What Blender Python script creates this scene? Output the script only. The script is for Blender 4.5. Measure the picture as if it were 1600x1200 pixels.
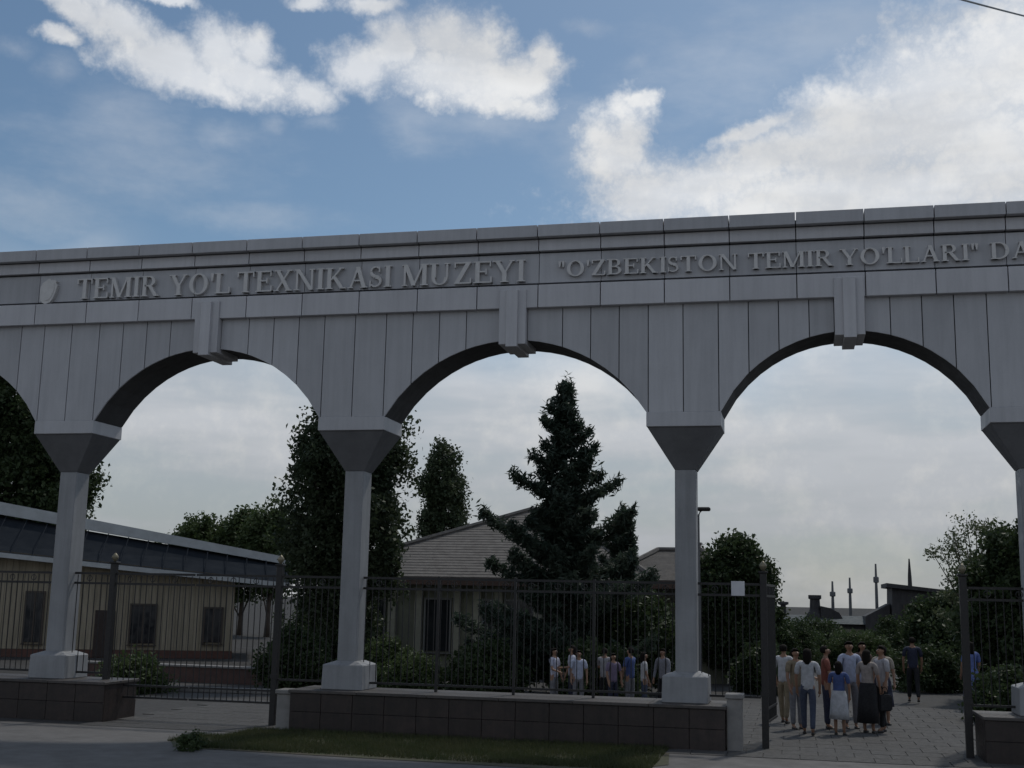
import bpy, bmesh, math, random
import numpy as np
from mathutils import Vector, Matrix
R = math.radians
for o in list(bpy.data.objects): bpy.data.objects.remove(o)
scene = bpy.context.scene
col = scene.collection

# ------------------------------------------------------------------ camera
cam_d = bpy.data.cameras.new('camera'); cam = bpy.data.objects.new('camera', cam_d); col.objects.link(cam)
cam_d.sensor_width = 36; cam_d.lens = 36*1900/1600; cam_d.clip_end = 3000; cam_d.clip_start = 0.1
PITCH, ROLL, YAW = R(10.054), R(1.176), R(13.182)
fw = Vector((-math.sin(YAW)*math.cos(PITCH), math.cos(YAW)*math.cos(PITCH), math.sin(PITCH)))
rt = Vector((math.cos(YAW), math.sin(YAW), 0)); up = rt.cross(fw)
r2 = math.cos(ROLL)*rt + math.sin(ROLL)*up; u2 = -math.sin(ROLL)*rt + math.cos(ROLL)*up
m = Matrix((r2, u2, -fw)).transposed().to_4x4(); m.translation = (0, 0, 2.5)
cam.matrix_world = m
scene.camera = cam

# ------------------------------------------------------------------ world
SUN_AZ, SUN_EL = 22.0, 56.0
world = bpy.data.worlds.new('World'); scene.world = world; world.use_nodes = True
NT = world.node_tree; NT.nodes.clear()
class G:
    """tiny node-graph writer"""
    def __init__(s, nt): s.nt = nt
    def n(s, t, **kw):
        nd = s.nt.nodes.new(t)
        for k, v in kw.items(): setattr(nd, k, v)
        return nd
    def put(s, sock, v):
        if hasattr(v, 'is_output'): s.nt.links.new(v, sock)
        elif v is not None: sock.default_value = v
    def math(s, op, a, b=None, c=None, clamp=False):
        nd = s.n('ShaderNodeMath', operation=op, use_clamp=clamp)
        for i, v in enumerate((a, b, c)):
            if v is not None: s.put(nd.inputs[i], v)
        return nd.outputs[0]
    def vmath(s, op, a, b=None, scale=None):
        nd = s.n('ShaderNodeVectorMath', operation=op); s.put(nd.inputs[0], a)
        if b is not None: s.put(nd.inputs[1], b)
        if scale is not None: s.put(nd.inputs['Scale'], scale)
        return nd.outputs['Value'] if op == 'LENGTH' else nd.outputs[0]
    def noise(s, vec, scale, detail=6, rough=.55, col=False, dist=0):
        nd = s.n('ShaderNodeTexNoise'); s.put(nd.inputs['Vector'], vec); nd.inputs['Scale'].default_value = scale
        nd.inputs['Detail'].default_value = detail; nd.inputs['Roughness'].default_value = rough; nd.inputs['Distortion'].default_value = dist
        return nd.outputs['Color'] if col else nd.outputs[0]
    def rng(s, v, a, b, c=0., d=1., smooth=True):
        nd = s.n('ShaderNodeMapRange'); nd.interpolation_type = 'SMOOTHSTEP' if smooth else 'LINEAR'
        s.put(nd.inputs[0], v)
        for i, x in enumerate((a, b, c, d)): nd.inputs[i+1].default_value = x
        return nd.outputs[0]
    def mix(s, f, a, b, mode='MIX'):
        nd = s.n('ShaderNodeMix', data_type='RGBA', blend_type=mode); s.put(nd.inputs[0], f); s.put(nd.inputs[6], a); s.put(nd.inputs[7], b)
        return nd.outputs[2]
# cloud banks as (azimuth, elevation, half-width, half-height, tilt) in degrees of the sky
THICK = [(-34.51, 25.05, 2.11, 0.6, -20), (-32.62, 24.82, 2.43, 0.94, -25), (-35.25, 23.99, 1.02, 0.38, 0), (-30.75, 23.46, 2.14, 1.18, -10), (-28.28, 24.32, 1.61, 1.3, 0), (-26.47, 24.67, 1.25, 0.85, 0), (-26.69, 23.39, 3.11, 1.03, -12), (-23.58, 22.85, 1.32, 0.81, -10), (-29.07, 22.84, 3.69, 0.74, -8), (-21.16, 24.3, 1.91, 1.1, 0), (-19.3, 25.27, 1.54, 1.33, 0), (-17.08, 25.8, 1.8, 1.27, 0), (-15.45, 25.02, 1.99, 1.75, 0), (-16.06, 24.16, 4.16, 1.64, -5), (-12.85, 23.96, 1.86, 1.29, 0), (-11.91, 24.96, 0.84, 0.99, 0), (-14.11, 23.08, 3.19, 0.76, -5), (-30.82, 26.16, 1.24, 0.25, 0), (-23.82, 26.88, 1.27, 0.34, 0), (-20.66, 27.03, 1.54, 0.46, 0), (-7.57, 21.52, 1.01, 2.06, -20), (-6.73, 23.14, 0.83, 0.41, 30), (-8.36, 20.81, 1.64, 1.77, 0), (-6.78, 19.04, 2.51, 1.78, 0), (-4.0, 19.27, 4.67, 1.35, 0), (-0.93, 20.3, 3.72, 1.63, 20), (-1.51, 21.75, 2.18, 0.41, 20), (2.97, 20.9, 4.58, 3.14, 20), (7.05, 21.91, 5.4, 4.17, 10), (10.21, 23.67, 3.55, 3.25, 0), (3.47, 18.32, 11.47, 2.01, 0), (9.43, 19.46, 4.1, 3.86, 0)]
THIN = [(-31.82, 20.55, 3.61, 1.97, 0), (-27.42, 20.78, 2.15, 0.75, 0), (-25.19, 21.43, 0.68, 0.52, 0), (-22.74, 21.63, 0.94, 0.47, 0), (-30.83, 18.99, 6.02, 1.99, 0), (-35.38, 16.45, 4.36, 1.67, 0), (-34.84, 22.58, 1.19, 0.83, 0), (-37.11, 23.13, 0.88, 0.54, 0), (-18.52, 21.76, 2.22, 1.18, -20), (-14.71, 21.91, 4.77, 1.18, 0), (-3.02, 24.36, 6.01, 2.59, 10), (1.92, 25.41, 6.23, 1.97, 0), (-10.0, 26.36, 1.16, 0.4, -10), (-9.61, 20.52, 2.21, 3.26, 0), (6.94, 25.69, 6.08, 1.37, 0), (-28.15, 9.71, 5.92, 1.46, 0), (-7.11, 24.79, 0.96, 0.58, 0), (-26.9, 17.39, 4.88, 0.87, 0)]
def build_world():
    g = G(NT)
    sky = g.n('ShaderNodeTexSky', sky_type='NISHITA'); sky.sun_disc = False
    sky.sun_elevation = R(SUN_EL); sky.sun_rotation = R(SUN_AZ); sky.dust_density = 1.2; sky.air_density = 1.0; sky.ozone_density = 1.6
    tc = g.n('ShaderNodeTexCoord'); d = tc.outputs['Generated']
    sp = g.n('ShaderNodeSeparateXYZ'); g.put(sp.inputs[0], d); x, y, z = sp.outputs
    u = g.math('MULTIPLY', g.math('ARCTAN2', x, y), 57.29578); v = g.math('MULTIPLY', g.math('ARCSINE', z), 57.29578)
    cb = g.n('ShaderNodeCombineXYZ'); g.put(cb.inputs[0], u); g.put(cb.inputs[1], v)
    def chan(c):
        q = g.n('ShaderNodeSeparateColor'); g.put(q.inputs[0], c); return q.outputs
    wn = g.noise(d, 24, 5, .66, col=True); w1 = chan(wn)
    warp = g.vmath('MULTIPLY', g.vmath('SUBTRACT', wn, (.5, .5, .5)), (1.9, 1.4, 0.))
    wn2 = g.noise(d, 8, 2, .5, col=True); w2 = chan(wn2)
    warp2 = g.vmath('MULTIPLY', g.vmath('SUBTRACT', wn2, (.5, .5, .5)), (2.0, 1.2, 0.))
    p = g.vmath('ADD', g.vmath('ADD', cb.outputs[0], warp), warp2)
    def field(L):
        f = None
        for az, el, rx, ry, a in L:
            if a:
                mp = g.n('ShaderNodeMapping', vector_type='TEXTURE'); g.put(mp.inputs[0], p)
                mp.inputs['Location'].default_value = (az, el, 0); mp.inputs['Rotation'].default_value = (0, 0, R(a)); mp.inputs['Scale'].default_value = (rx, ry, 1)
                q = mp.outputs[0]
            else:
                nd = g.n('ShaderNodeVectorMath', operation='MULTIPLY_ADD'); g.put(nd.inputs[0], p)
                nd.inputs[1].default_value = (1/rx, 1/ry, 0); nd.inputs[2].default_value = (-az/rx, -el/ry, 0); q = nd.outputs[0]
            e = g.math('SUBTRACT', 1.0, g.vmath('LENGTH', q))
            f = e if f is None else g.math('SMOOTH_MAX', f, e, .25)
        return f
    ft = field(THICK); fn = field(THIN)
    bil = g.math('ABSOLUTE', g.math('SUBTRACT', g.math('MULTIPLY', w1[2], 2.), 1.))
    thick = g.rng(g.math('ADD', ft, g.math('MULTIPLY', g.math('SUBTRACT', bil, .22), 1.05)), -.58, .50)
    streak = g.noise(g.vmath('MULTIPLY', d, (1., 1., 2.6)), 16, 4, .62)
    thin = g.math('MULTIPLY', g.rng(g.math('ADD', fn, g.math('MULTIPLY', g.math('SUBTRACT', streak, .5), 2.0)), -.4, 1.5), .27)
    # low haze and cloud deck near the horizon, all the way round
    lowv = g.math('ADD', v, g.math('MULTIPLY', g.math('SUBTRACT', w2[2], .5), 10.0))
    band = g.noise(g.vmath('MULTIPLY', d, (1., 1., 5.)), 4.2, 4, .55)
    low = g.math('MULTIPLY', g.rng(lowv, 16.5, 8.5), g.rng(band, .34, .60, .74, .98))
    # scattered cumulus over the rest of the sky
    away = g.math('MAXIMUM', g.rng(g.math('ABSOLUTE', g.math('ADD', u, 13.)), 26, 40), g.rng(v, 28, 36))
    gen = g.math('MULTIPLY', g.rng(g.noise(d, 2.6, 5, .6), .48, .62), away)
    al = g.math('MAXIMUM', g.math('MAXIMUM', thick, thin), g.math('MAXIMUM', low, gen))
    # cloud body: bright lit puffs, grey bellies
    inner = g.rng(ft, -.1, 1.0)
    tone = g.rng(g.math('ADD', g.math('MULTIPLY', w2[0], .7), g.math('MULTIPLY', bil, .5)), .30, .62)
    deep = g.rng(v, 17.0, 1.0, 1.0, .60)
    ccol = g.mix(tone, (.65, .68, .725, 1), (.78, .79, .80, 1))
    ccol = g.mix(1.0, ccol, g.math('MULTIPLY', deep, g.rng(band, .35, .65, .88, 1.06)), 'MULTIPLY')
    skyc = g.mix(1.0, sky.outputs[0], (SKY_S*.84, SKY_S*.975, SKY_S*1.0, 1), 'MULTIPLY')
    out = g.mix(al, skyc, ccol)
    bg = g.n('ShaderNodeBackground'); g.put(bg.inputs[0], out); bg.inputs[1].default_value = 1.0
    wo = g.n('ShaderNodeOutputWorld'); NT.links.new(bg.outputs[0], wo.inputs[0])
SKY_S = 0.076
build_world()
sl = bpy.data.lights.new('sun', 'SUN'); sl.energy = 1.4; sl.angle = R(3); sl.color = (1, .95, .87)
so = bpy.data.objects.new('sun', sl); col.objects.link(so); so.location = (20, 60, 60)
sd = Vector((math.sin(R(SUN_AZ))*math.cos(R(SUN_EL)), math.cos(R(SUN_AZ))*math.cos(R(SUN_EL)), math.sin(R(SUN_EL))))
so.rotation_euler = (-sd).to_track_quat('-Z', 'Y').to_euler()
scene.cycles.max_bounces = 5; scene.cycles.diffuse_bounces = 3; world.cycles.sampling_method = 'MANUAL'; world.cycles.sample_map_resolution = 512
scene.view_settings.view_transform = 'Standard'; scene.view_settings.look = 'None'
scene.view_settings.exposure = 0.0; scene.view_settings.gamma = 1.0; scene.view_settings.use_curve_mapping = False

# ------------------------------------------------------------------ materials
MATS = {}
def mat(name, c, rough=.7, c2=None, scale=3., detail=6, bump=0., bscale=None, metal=0., rnd=0., spec=.5, stretch=(1, 1, 1), transl=0., streak=0.):
    if name in MATS: return MATS[name]
    M = bpy.data.materials.new(name); M.use_nodes = True; nt = M.node_tree; g = G(nt)
    b = nt.nodes['Principled BSDF']; b.inputs['Roughness'].default_value = rough; b.inputs['Metallic'].default_value = metal
    b.inputs['Specular IOR Level'].default_value = spec
    tc = g.n('ShaderNodeTexCoord'); geo = g.n('ShaderNodeNewGeometry')
    vec = g.vmath('MULTIPLY', geo.outputs['Position'], stretch)
    c2 = c2 or tuple(x*.8 for x in c)
    f = g.rng(g.noise(vec, scale, detail, .6), .3, .7)
    cc = g.mix(f, (*c, 1), (*c2, 1))
    if streak:
        sv = g.noise(g.vmath('MULTIPLY', geo.outputs['Position'], (5., 5., .35)), 1.6, 6, .65)
        gr = g.noise(geo.outputs['Position'], 26., 4, .7)
        cc = g.mix(1.0, cc, g.rng(g.math('ADD', g.math('MULTIPLY', sv, .75), g.math('MULTIPLY', gr, .25)), .32, .62, 1-streak, 1.05), 'MULTIPLY')
    if rnd:
        oi = g.n('ShaderNodeObjectInfo')
        k = g.rng(oi.outputs['Random'], 0, 1, 1-rnd, 1+rnd, smooth=False)
        cc = g.mix(1.0, cc, k, 'MULTIPLY')
    g.put(b.inputs['Base Color'], cc)
    rr = g.rng(g.noise(vec, scale*2.3, 4, .6), .3, .7, max(rough-.12, .02), min(rough+.1, 1)); g.put(b.inputs['Roughness'], rr)
    if bump:
        bp = g.n('ShaderNodeBump'); bp.inputs['Strength'].default_value = bump; bp.inputs['Distance'].default_value = .02
        g.put(bp.inputs['Height'], g.noise(vec, bscale or scale*8, 5, .6)); g.put(b.inputs['Normal'], bp.outputs[0])
    if transl:
        tr = g.n('ShaderNodeBsdfTranslucent'); g.put(tr.inputs[0], cc)
        mx = g.n('ShaderNodeMixShader'); mx.inputs[0].default_value = transl
        nt.links.new(b.outputs[0], mx.inputs[1]); nt.links.new(tr.outputs[0], mx.inputs[2])
        nt.links.new(mx.outputs[0], nt.nodes['Material Output'].inputs[0])
    MATS[name] = M; return M
capital_m = mat('capital_shaded_render', (.125, .125, .13), .8, (.10, .10, .104), scale=2.5, bump=.15)  # dark tone paints in the shade of the capital's downward faces
panel_m = mat('grey_panel', (.445, .445, .46), .55, (.40, .40, .415), scale=.7, rnd=.09, bump=.06, bscale=14, streak=.07)
band_m = mat('lit_band_panel', (.53, .525, .54), .55, (.485, .48, .495), scale=.7, rnd=.06, bump=.06, bscale=14, streak=.07)  # lighter copy of the grey panel, light caught by the bands painted in
core_m = mat('dark_core', (.03, .03, .032), .9, scale=2)
soffit_m = mat('soffit_shaded_render', (.065, .064, .066), .85, (.05, .049, .05), scale=2.5, bump=.15)  # near-black tone paints in the shade under the arches
shaft_m = mat('grey_stone_cladding', (.275, .28, .29), .6, (.235, .24, .248), scale=1.6, rnd=.05, bump=.08, bscale=20, streak=.14)
letter_m = mat('brushed_letter_metal', (.62, .605, .59), .5, (.56, .545, .53), scale=8, metal=.1)
granite_m = mat('red_granite', (.036, .024, .021), .5, (.022, .016, .014), scale=9, detail=9, rnd=.18, bump=.05, bscale=40, streak=.35)
stone_m = mat('light_stone', (.23, .222, .212), .75, (.18, .172, .165), scale=4, bump=.2, rnd=.06)
black_m = mat('black_metal', (.018, .018, .02), .45, (.03, .028, .027), scale=20, metal=.3)
pave_m = mat('paving_slab', (.075, .072, .069), .9, (.058, .056, .054), scale=5, detail=9, bump=.25, bscale=60, rnd=.07, streak=.18)
asph_m = mat('ground_asphalt', (.075, .073, .071), .9, (.055, .054, .052), scale=1.2, detail=10, bump=.3, bscale=80, spec=.05)
soil_m = mat('soil', (.07, .058, .04), .95, (.05, .06, .025), scale=3, bump=.5, bscale=30)

# ------------------------------------------------------------------ mesh helpers
def new_mesh(verts, faces, smooth=False):
    me = bpy.data.meshes.new('m'); me.from_pydata([tuple(map(float, v)) for v in verts], [], faces); me.update()
    if smooth: me.polygons.foreach_set('use_smooth', [True]*len(me.polygons))
    return me
def obj(name, me, material, parent=None, loc=(0, 0, 0), rot=None):
    if material is not None and not me.materials: me.materials.append(material)
    me.name = name
    o = bpy.data.objects.new(name, me); col.objects.link(o); o.parent = parent; o.location = loc
    if rot: o.rotation_euler = rot
    return o
def tag(o, label, cat, group=None):
    o['label'] = label; o['category'] = cat
    if group: o['group'] = group
    return o
def thing(name, label, cat, loc=(0, 0, 0), rz=0, group=None):
    o = bpy.data.objects.new(name, None); col.objects.link(o); o.location = loc; o.rotation_euler = (0, 0, rz); o.empty_display_size = .3
    return tag(o, label, cat, group)
def struct(name, me, material): o = obj(name, me, material); o['kind'] = 'structure'; return o
BOXF = [(0, 3, 2, 1), (4, 5, 6, 7), (0, 1, 5, 4), (1, 2, 6, 5), (2, 3, 7, 6), (3, 0, 4, 7)]
def boxv(x0, x1, y0, y1, z0, z1): return [(x0, y0, z0), (x1, y0, z0), (x1, y1, z0), (x0, y1, z0), (x0, y0, z1), (x1, y0, z1), (x1, y1, z1), (x0, y1, z1)]
class MB:
    def __init__(s): s.v = []; s.f = []
    def add(s, v, f):
        n = len(s.v); s.v += list(v); s.f += [tuple(i+n for i in q) for q in f]; return s
    def box(s, *a): return s.add(boxv(*a), BOXF)
    def prism(s, poly, y0, y1):
        """x,z polygon (counter-clockwise seen from -y) pushed from y0 to y1"""
        k = len(poly)
        a = sum(poly[i][0]*poly[(i+1) % k][1]-poly[(i+1) % k][0]*poly[i][1] for i in range(k))
        if a < 0: poly = poly[::-1]
        v = [(x, y0, z) for x, z in poly]+[(x, y1, z) for x, z in poly]
        f = [tuple(range(k)), tuple(range(2*k-1, k-1, -1))]+[(i, i+k, (i+1) % k+k, (i+1) % k) for i in range(k)]
        return s.add(v, f)
    def frustum(s, a, b, z0, z1):  # a,b = (x0,x1,y0,y1)
        v = [(a[0], a[2], z0), (a[1], a[2], z0), (a[1], a[3], z0), (a[0], a[3], z0), (b[0], b[2], z1), (b[1], b[2], z1), (b[1], b[3], z1), (b[0], b[3], z1)]
        return s.add(v, BOXF)
    def tube(s, pts, rad, n=8, cap=True):
        pts = [Vector(p) for p in pts]; rings = []
        if not hasattr(rad, '__len__'): rad = [rad]*len(pts)
        for i, p in enumerate(pts):
            t = (pts[min(i+1, len(pts)-1)]-pts[max(i-1, 0)]).normalized()
            a = t.cross(Vector((0, 0, 1)) if abs(t.z) < .9 else Vector((1, 0, 0))).normalized(); b = t.cross(a)
            rings.append([p+(a*math.cos(2*math.pi*k/n)+b*math.sin(2*math.pi*k/n))*rad[i] for k in range(n)])
        v = [tuple(q) for r in rings for q in r]; f = []
        for i in range(len(pts)-1):
            for k in range(n): f.append((i*n+k, i*n+(k+1) % n, (i+1)*n+(k+1) % n, (i+1)*n+k))
        if cap: f += [tuple(range(n-1, -1, -1)), tuple(range((len(pts)-1)*n, len(pts)*n))]
        return s.add(v, f)
    def lathe(s, prof, n=12, c=(0, 0)):
        v = [(c[0]+r*math.cos(2*math.pi*k/n), c[1]+r*math.sin(2*math.pi*k/n), z) for r, z in prof for k in range(n)]; f = []
        for i in range(len(prof)-1):
            for k in range(n): f.append((i*n+k, i*n+(k+1) % n, (i+1)*n+(k+1) % n, (i+1)*n+k))
        f += [tuple(range(n-1, -1, -1)), tuple(range((len(prof)-1)*n, len(prof)*n))]
        return s.add(v, f)
    def mesh(s, smooth=False): return new_mesh(s.v, s.f, smooth)
def bevel(me, w=.01, seg=1):
    bm = bmesh.new(); bm.from_mesh(me)
    bmesh.ops.bevel(bm, geom=list(bm.edges), offset=w, segments=seg, affect='EDGES', clamp_overlap=True)
    bm.to_mesh(me); bm.free(); return me

# ================================================================== GROUND
def sheet(x0, x1, y0, y1, z, nx=1, ny=1): return new_mesh([(x0, y0, z), (x1, y0, z), (x1, y1, z), (x0, y1, z)], [(0, 1, 2, 3)])
struct('ground', sheet(-1500, 1500, -600, 2000, -.006), asph_m)
plaza = struct('plaza', sheet(-17.5, 12, 12, 62, 0.0), mat('plaza_joint', (.05, .048, .046), .95))
pave = struct('front_pavement', sheet(-24, 12, 6, 21.3, .004), mat('pavement_concrete', (.135, .13, .126), .88, (.10, .096, .092), scale=1.5, detail=10, bump=.3, bscale=50))
rng = random.Random(5)
# paving slabs on the plaza seen through the open arches
def slab_field(x0, x1, y0, y1, w, d, parent):
    base = [bevel(MB().box(-w/2+.006, w/2-.006, -d/2+.006, d/2-.006, -.04, .012).mesh(), .006) for _ in range(1)][0]
    base.materials.append(pave_m); n = 0
    y = y0; r = 0
    while y < y1:
        x = x0+(w/2 if r % 2 else 0)
        while x < x1:
            o = bpy.data.objects.new('paving_slab', base); col.objects.link(o); o.parent = parent
            o.location = (x, y, rng.uniform(0, .004)); x += w; n += 1
        y += d; r += 1
    return n
slab_field(-2.1, 4.1, 21.6, 33.4, .6, .6, plaza)
slab_field(-13.0, -9.4, 21.6, 28, .6, .6, plaza)

# ================================================================== ARCADE
arc = thing('arcade', 'long grey panelled arcade with raised museum lettering along its frieze', 'arcade', (0, 22, .76))
AL = Vector((0, 22, .76))
def A(name, mb_or_mesh, m, parent=None, smooth=False):
    me = mb_or_mesh.mesh(smooth) if isinstance(mb_or_mesh, MB) else mb_or_mesh
    if parent is None or parent is arc:
        me.transform(Matrix.Translation(-AL)); return obj(name, me, m, arc)
    me.transform(Matrix.Translation(-AL)); return obj(name, me, m, parent)
PX = [-20.9, -14.65, -8.38, -1.95, 4.0, 10.2]
YF, YC, YB = 22.12, 22.16, 23.2
ZS, ZI, ZCAP, ZBASE = 5.95, 5.68, 4.92, .76
ZCROWN, ZLB0, ZLB1, ZSG1, ZB1, ZC0, ZTOP = 7.38, 7.98, 8.42, 9.09, 9.31, 9.33, 9.56
HW = .68
XL, XR = PX[0]-HW, PX[-1]+HW
def arch_z(x):
    """underside of the arcade wall at x"""
    for a, b in zip(PX[:-1], PX[1:]):
        if a+HW < x < b-HW:
            c = (a+b)/2; h = (b-a)/2-HW; rise = ZCROWN-ZS; Rr = (h*h+rise*rise)/(2*rise)
            return ZCROWN-Rr+math.sqrt(Rr*Rr-(x-c)**2)
    return ZS
def xs_between(x0, x1, step=.22):
    k = set([x0, x1])
    for p in PX:
        for e in (p-HW, p+HW):
            if x0 < e < x1: k.add(e)
    for a, b in zip(PX[:-1], PX[1:]):
        n = 20
        for i in range(1, n):
            q = a+HW+(b-a-2*HW)*i/n
            if x0 < q < x1: k.add(q)
    return sorted(k)
def arch_strip(x0, x1, ztop, y0, y1):
    xs = xs_between(x0, x1); mb = MB(); v = []
    for x in xs:
        zb = arch_z(x); v += [(x, y0, zb), (x, y0, ztop), (x, y1, zb), (x, y1, ztop)]
    f = []
    for i in range(len(xs)-1):
        a, b = 4*i, 4*i+4
        f += [(a, b, b+1, a+1), (b+2, a+2, a+3, b+3), (b, a, a+2, b+2), (a+1, b+1, b+3, a+3)]
    e = 4*(len(xs)-1); f += [(0, 1, 3, 2), (e+1, e, e+2, e+3)]
    return mb.add(v, f)
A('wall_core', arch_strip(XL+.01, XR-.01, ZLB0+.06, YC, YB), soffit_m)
A('frieze_core', MB().box(XL+.01, XR-.01, 22.17, YB, ZLB0+.062, ZTOP-.06), core_m)
# spandrel panels
GAP = .009
edges = []
for i, p in enumerate(PX):
    offs = [0, .645, 1.19, 1.73, 2.27]
    for o_ in offs:
        for s_ in ((1,) if o_ == 0 else (-1, 1)):
            x = p+s_*o_
            if XL < x < XR: edges.append(x)
keys = [(a+b)/2 for a, b in zip(PX[:-1], PX[1:])]
KW = .265
for k in keys: edges += [k-KW, k+KW]
edges = sorted(edges+[XL, XR])
for a, b in zip(edges[:-1], edges[1:]):
    if b-a < .06 or any(abs((a+b)/2-k) < KW*.9 for k in keys): continue
    A('spandrel_panel', arch_strip(a+GAP, b-GAP, ZLB0+.04, YF, YC-.004), panel_m)
# frieze courses: joints every 1.2 m
J0 = -12.903*1.2
js = [XL]+[J0+1.2*i for i in range(-6, 24) if XL+.2 < J0+1.2*i < XR-.2]+[XR]
LBP = []
for a, b in zip(js[:-1], js[1:]):
    A('lower_band_panel', bevel(MB().box(a+GAP, b-GAP, 22.0, 22.165, ZLB0, ZLB1).mesh(), .004), band_m)
    A('sign_panel', MB().box(a+GAP*.7, b-GAP*.7, 22.085, 22.165, ZLB1+.055, ZSG1-.035).mesh(), panel_m)
    A('upper_band_panel', bevel(MB().box(a+GAP, b-GAP, 22.0, 22.165, ZSG1, ZB1).mesh(), .004), band_m)
    A('cornice_panel', bevel(MB().box(a+GAP, b-GAP, 21.86, 22.3, ZC0, ZTOP).mesh(), .005), panel_m)
A('roof_coping', MB().box(XL, XR, 22.31, YB+.1, ZC0, ZTOP-.02), panel_m)
# keystones
for k in keys:
    ko = A('keystone', bevel(MB().box(k-KW+.004, k+KW-.004, 21.965, 22.95, 7.27, ZLB1-.09).mesh(), .006), band_m)
    A('rib', bevel(MB().box(k-.11, k+.11, 21.90, 23.0, 7.21, ZLB1-.1).mesh(), .006), band_m, ko)
# pillars
YM = (YF+YB)/2
for p in PX:
    sh = A('pillar', bevel(MB().box(p-.19, p+.19, YM-.24, YM+.24, ZBASE+.52, ZCAP).mesh(), .012), shaft_m)
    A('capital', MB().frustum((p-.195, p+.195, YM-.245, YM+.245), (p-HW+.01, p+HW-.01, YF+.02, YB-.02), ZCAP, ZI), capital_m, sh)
    A('impost', bevel(MB().box(p-HW, p+HW, YF-.012, YB+.012, ZI, ZS-.003).mesh(), .008), panel_m, sh)
    A('base_block', bevel(MB().frustum((p-.42, p+.40, YM-.42, YM+.42), (p-.41, p+.39, YM-.41, YM+.41), ZBASE, ZBASE+.46).mesh(), .012), shaft_m, sh)
    A('base_chamfer', MB().frustum((p-.40, p+.38, YM-.40, YM+.40), (p-.2, p+.2, YM-.25, YM+.25), ZBASE+.46, ZBASE+.53), shaft_m, sh)

# ------------------------------------------------------------------ lettering (serif capitals cut from plate)
SS, TT, SE, SH = .165, .06, .075, .05     # stem, hairline, serif reach, serif height
def P4(x0, z0, x1, z1, w):                # slanted stroke, w wide along x
    return [(x0-w/2, z0), (x0+w/2, z0), (x1+w/2, z1), (x1-w/2, z1)]
def RC(x0, x1, z0, z1): return [(x0, z0), (x1, z0), (x1, z1), (x0, z1)]
def ser(x, w, z): return RC(x-w/2-SE, x+w/2+SE, z, z+SH)
def stem(x, w, top=True, bot=True):
    L = [RC(x-w/2, x+w/2, 0, 1)]
    if bot: L.append(ser(x, w, 0))
    if top: L.append(ser(x, w, 1-SH))
    return L
def ring(cx, cz, rx, rz, tx, tz, a0, a1, n=20):
    L = []
    for i in range(n):
        p, q = [R(a0+(a1-a0)*k/n) for k in (i, i+1)]
        o = lambda t: (cx+rx*math.cos(t), cz+rz*math.sin(t)); i_ = lambda t: (cx+(rx-tx)*math.cos(t), cz+(rz-tz)*math.sin(t))
        L.append([i_(p), o(p), o(q), i_(q)])
    return L
def wedge(x): return [[(x-.02, .62), (x+.03, .62), (x+.075, 1.0), (x-.065, 1.0)]]
def S_shape():
    pts = []
    for i in range(41):
        t = i/40
        if t < .5:
            a = R(35+t*2*235); pts.append((.27+.19*math.cos(a), .745+.215*math.sin(a)))
        else:
            a = R(90-(t-.5)*2*235); pts.append((.27+.21*math.cos(a), .265+.225*math.sin(a)))
    L = []
    for i in range(40):
        (x0, z0), (x1, z1) = pts[i], pts[i+1]; dx, dz = x1-x0, z1-z0; l = math.hypot(dx, dz) or 1
        def wd(j): t = j/40; return .035+.055*math.exp(-((t-.5)/.16)**2)
        nx, nz = -dz/l, dx/l; w0, w1 = wd(i), wd(i+1)
        L.append([(x0-nx*w0, z0-nz*w0), (x1-nx*w1, z1-nz*w1), (x1+nx*w1, z1+nz*w1), (x0+nx*w0, z0+nz*w0)])
    L += [RC(.40, .45, .70, .97), RC(.03, .08, .03, .32)]
    return L
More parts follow.
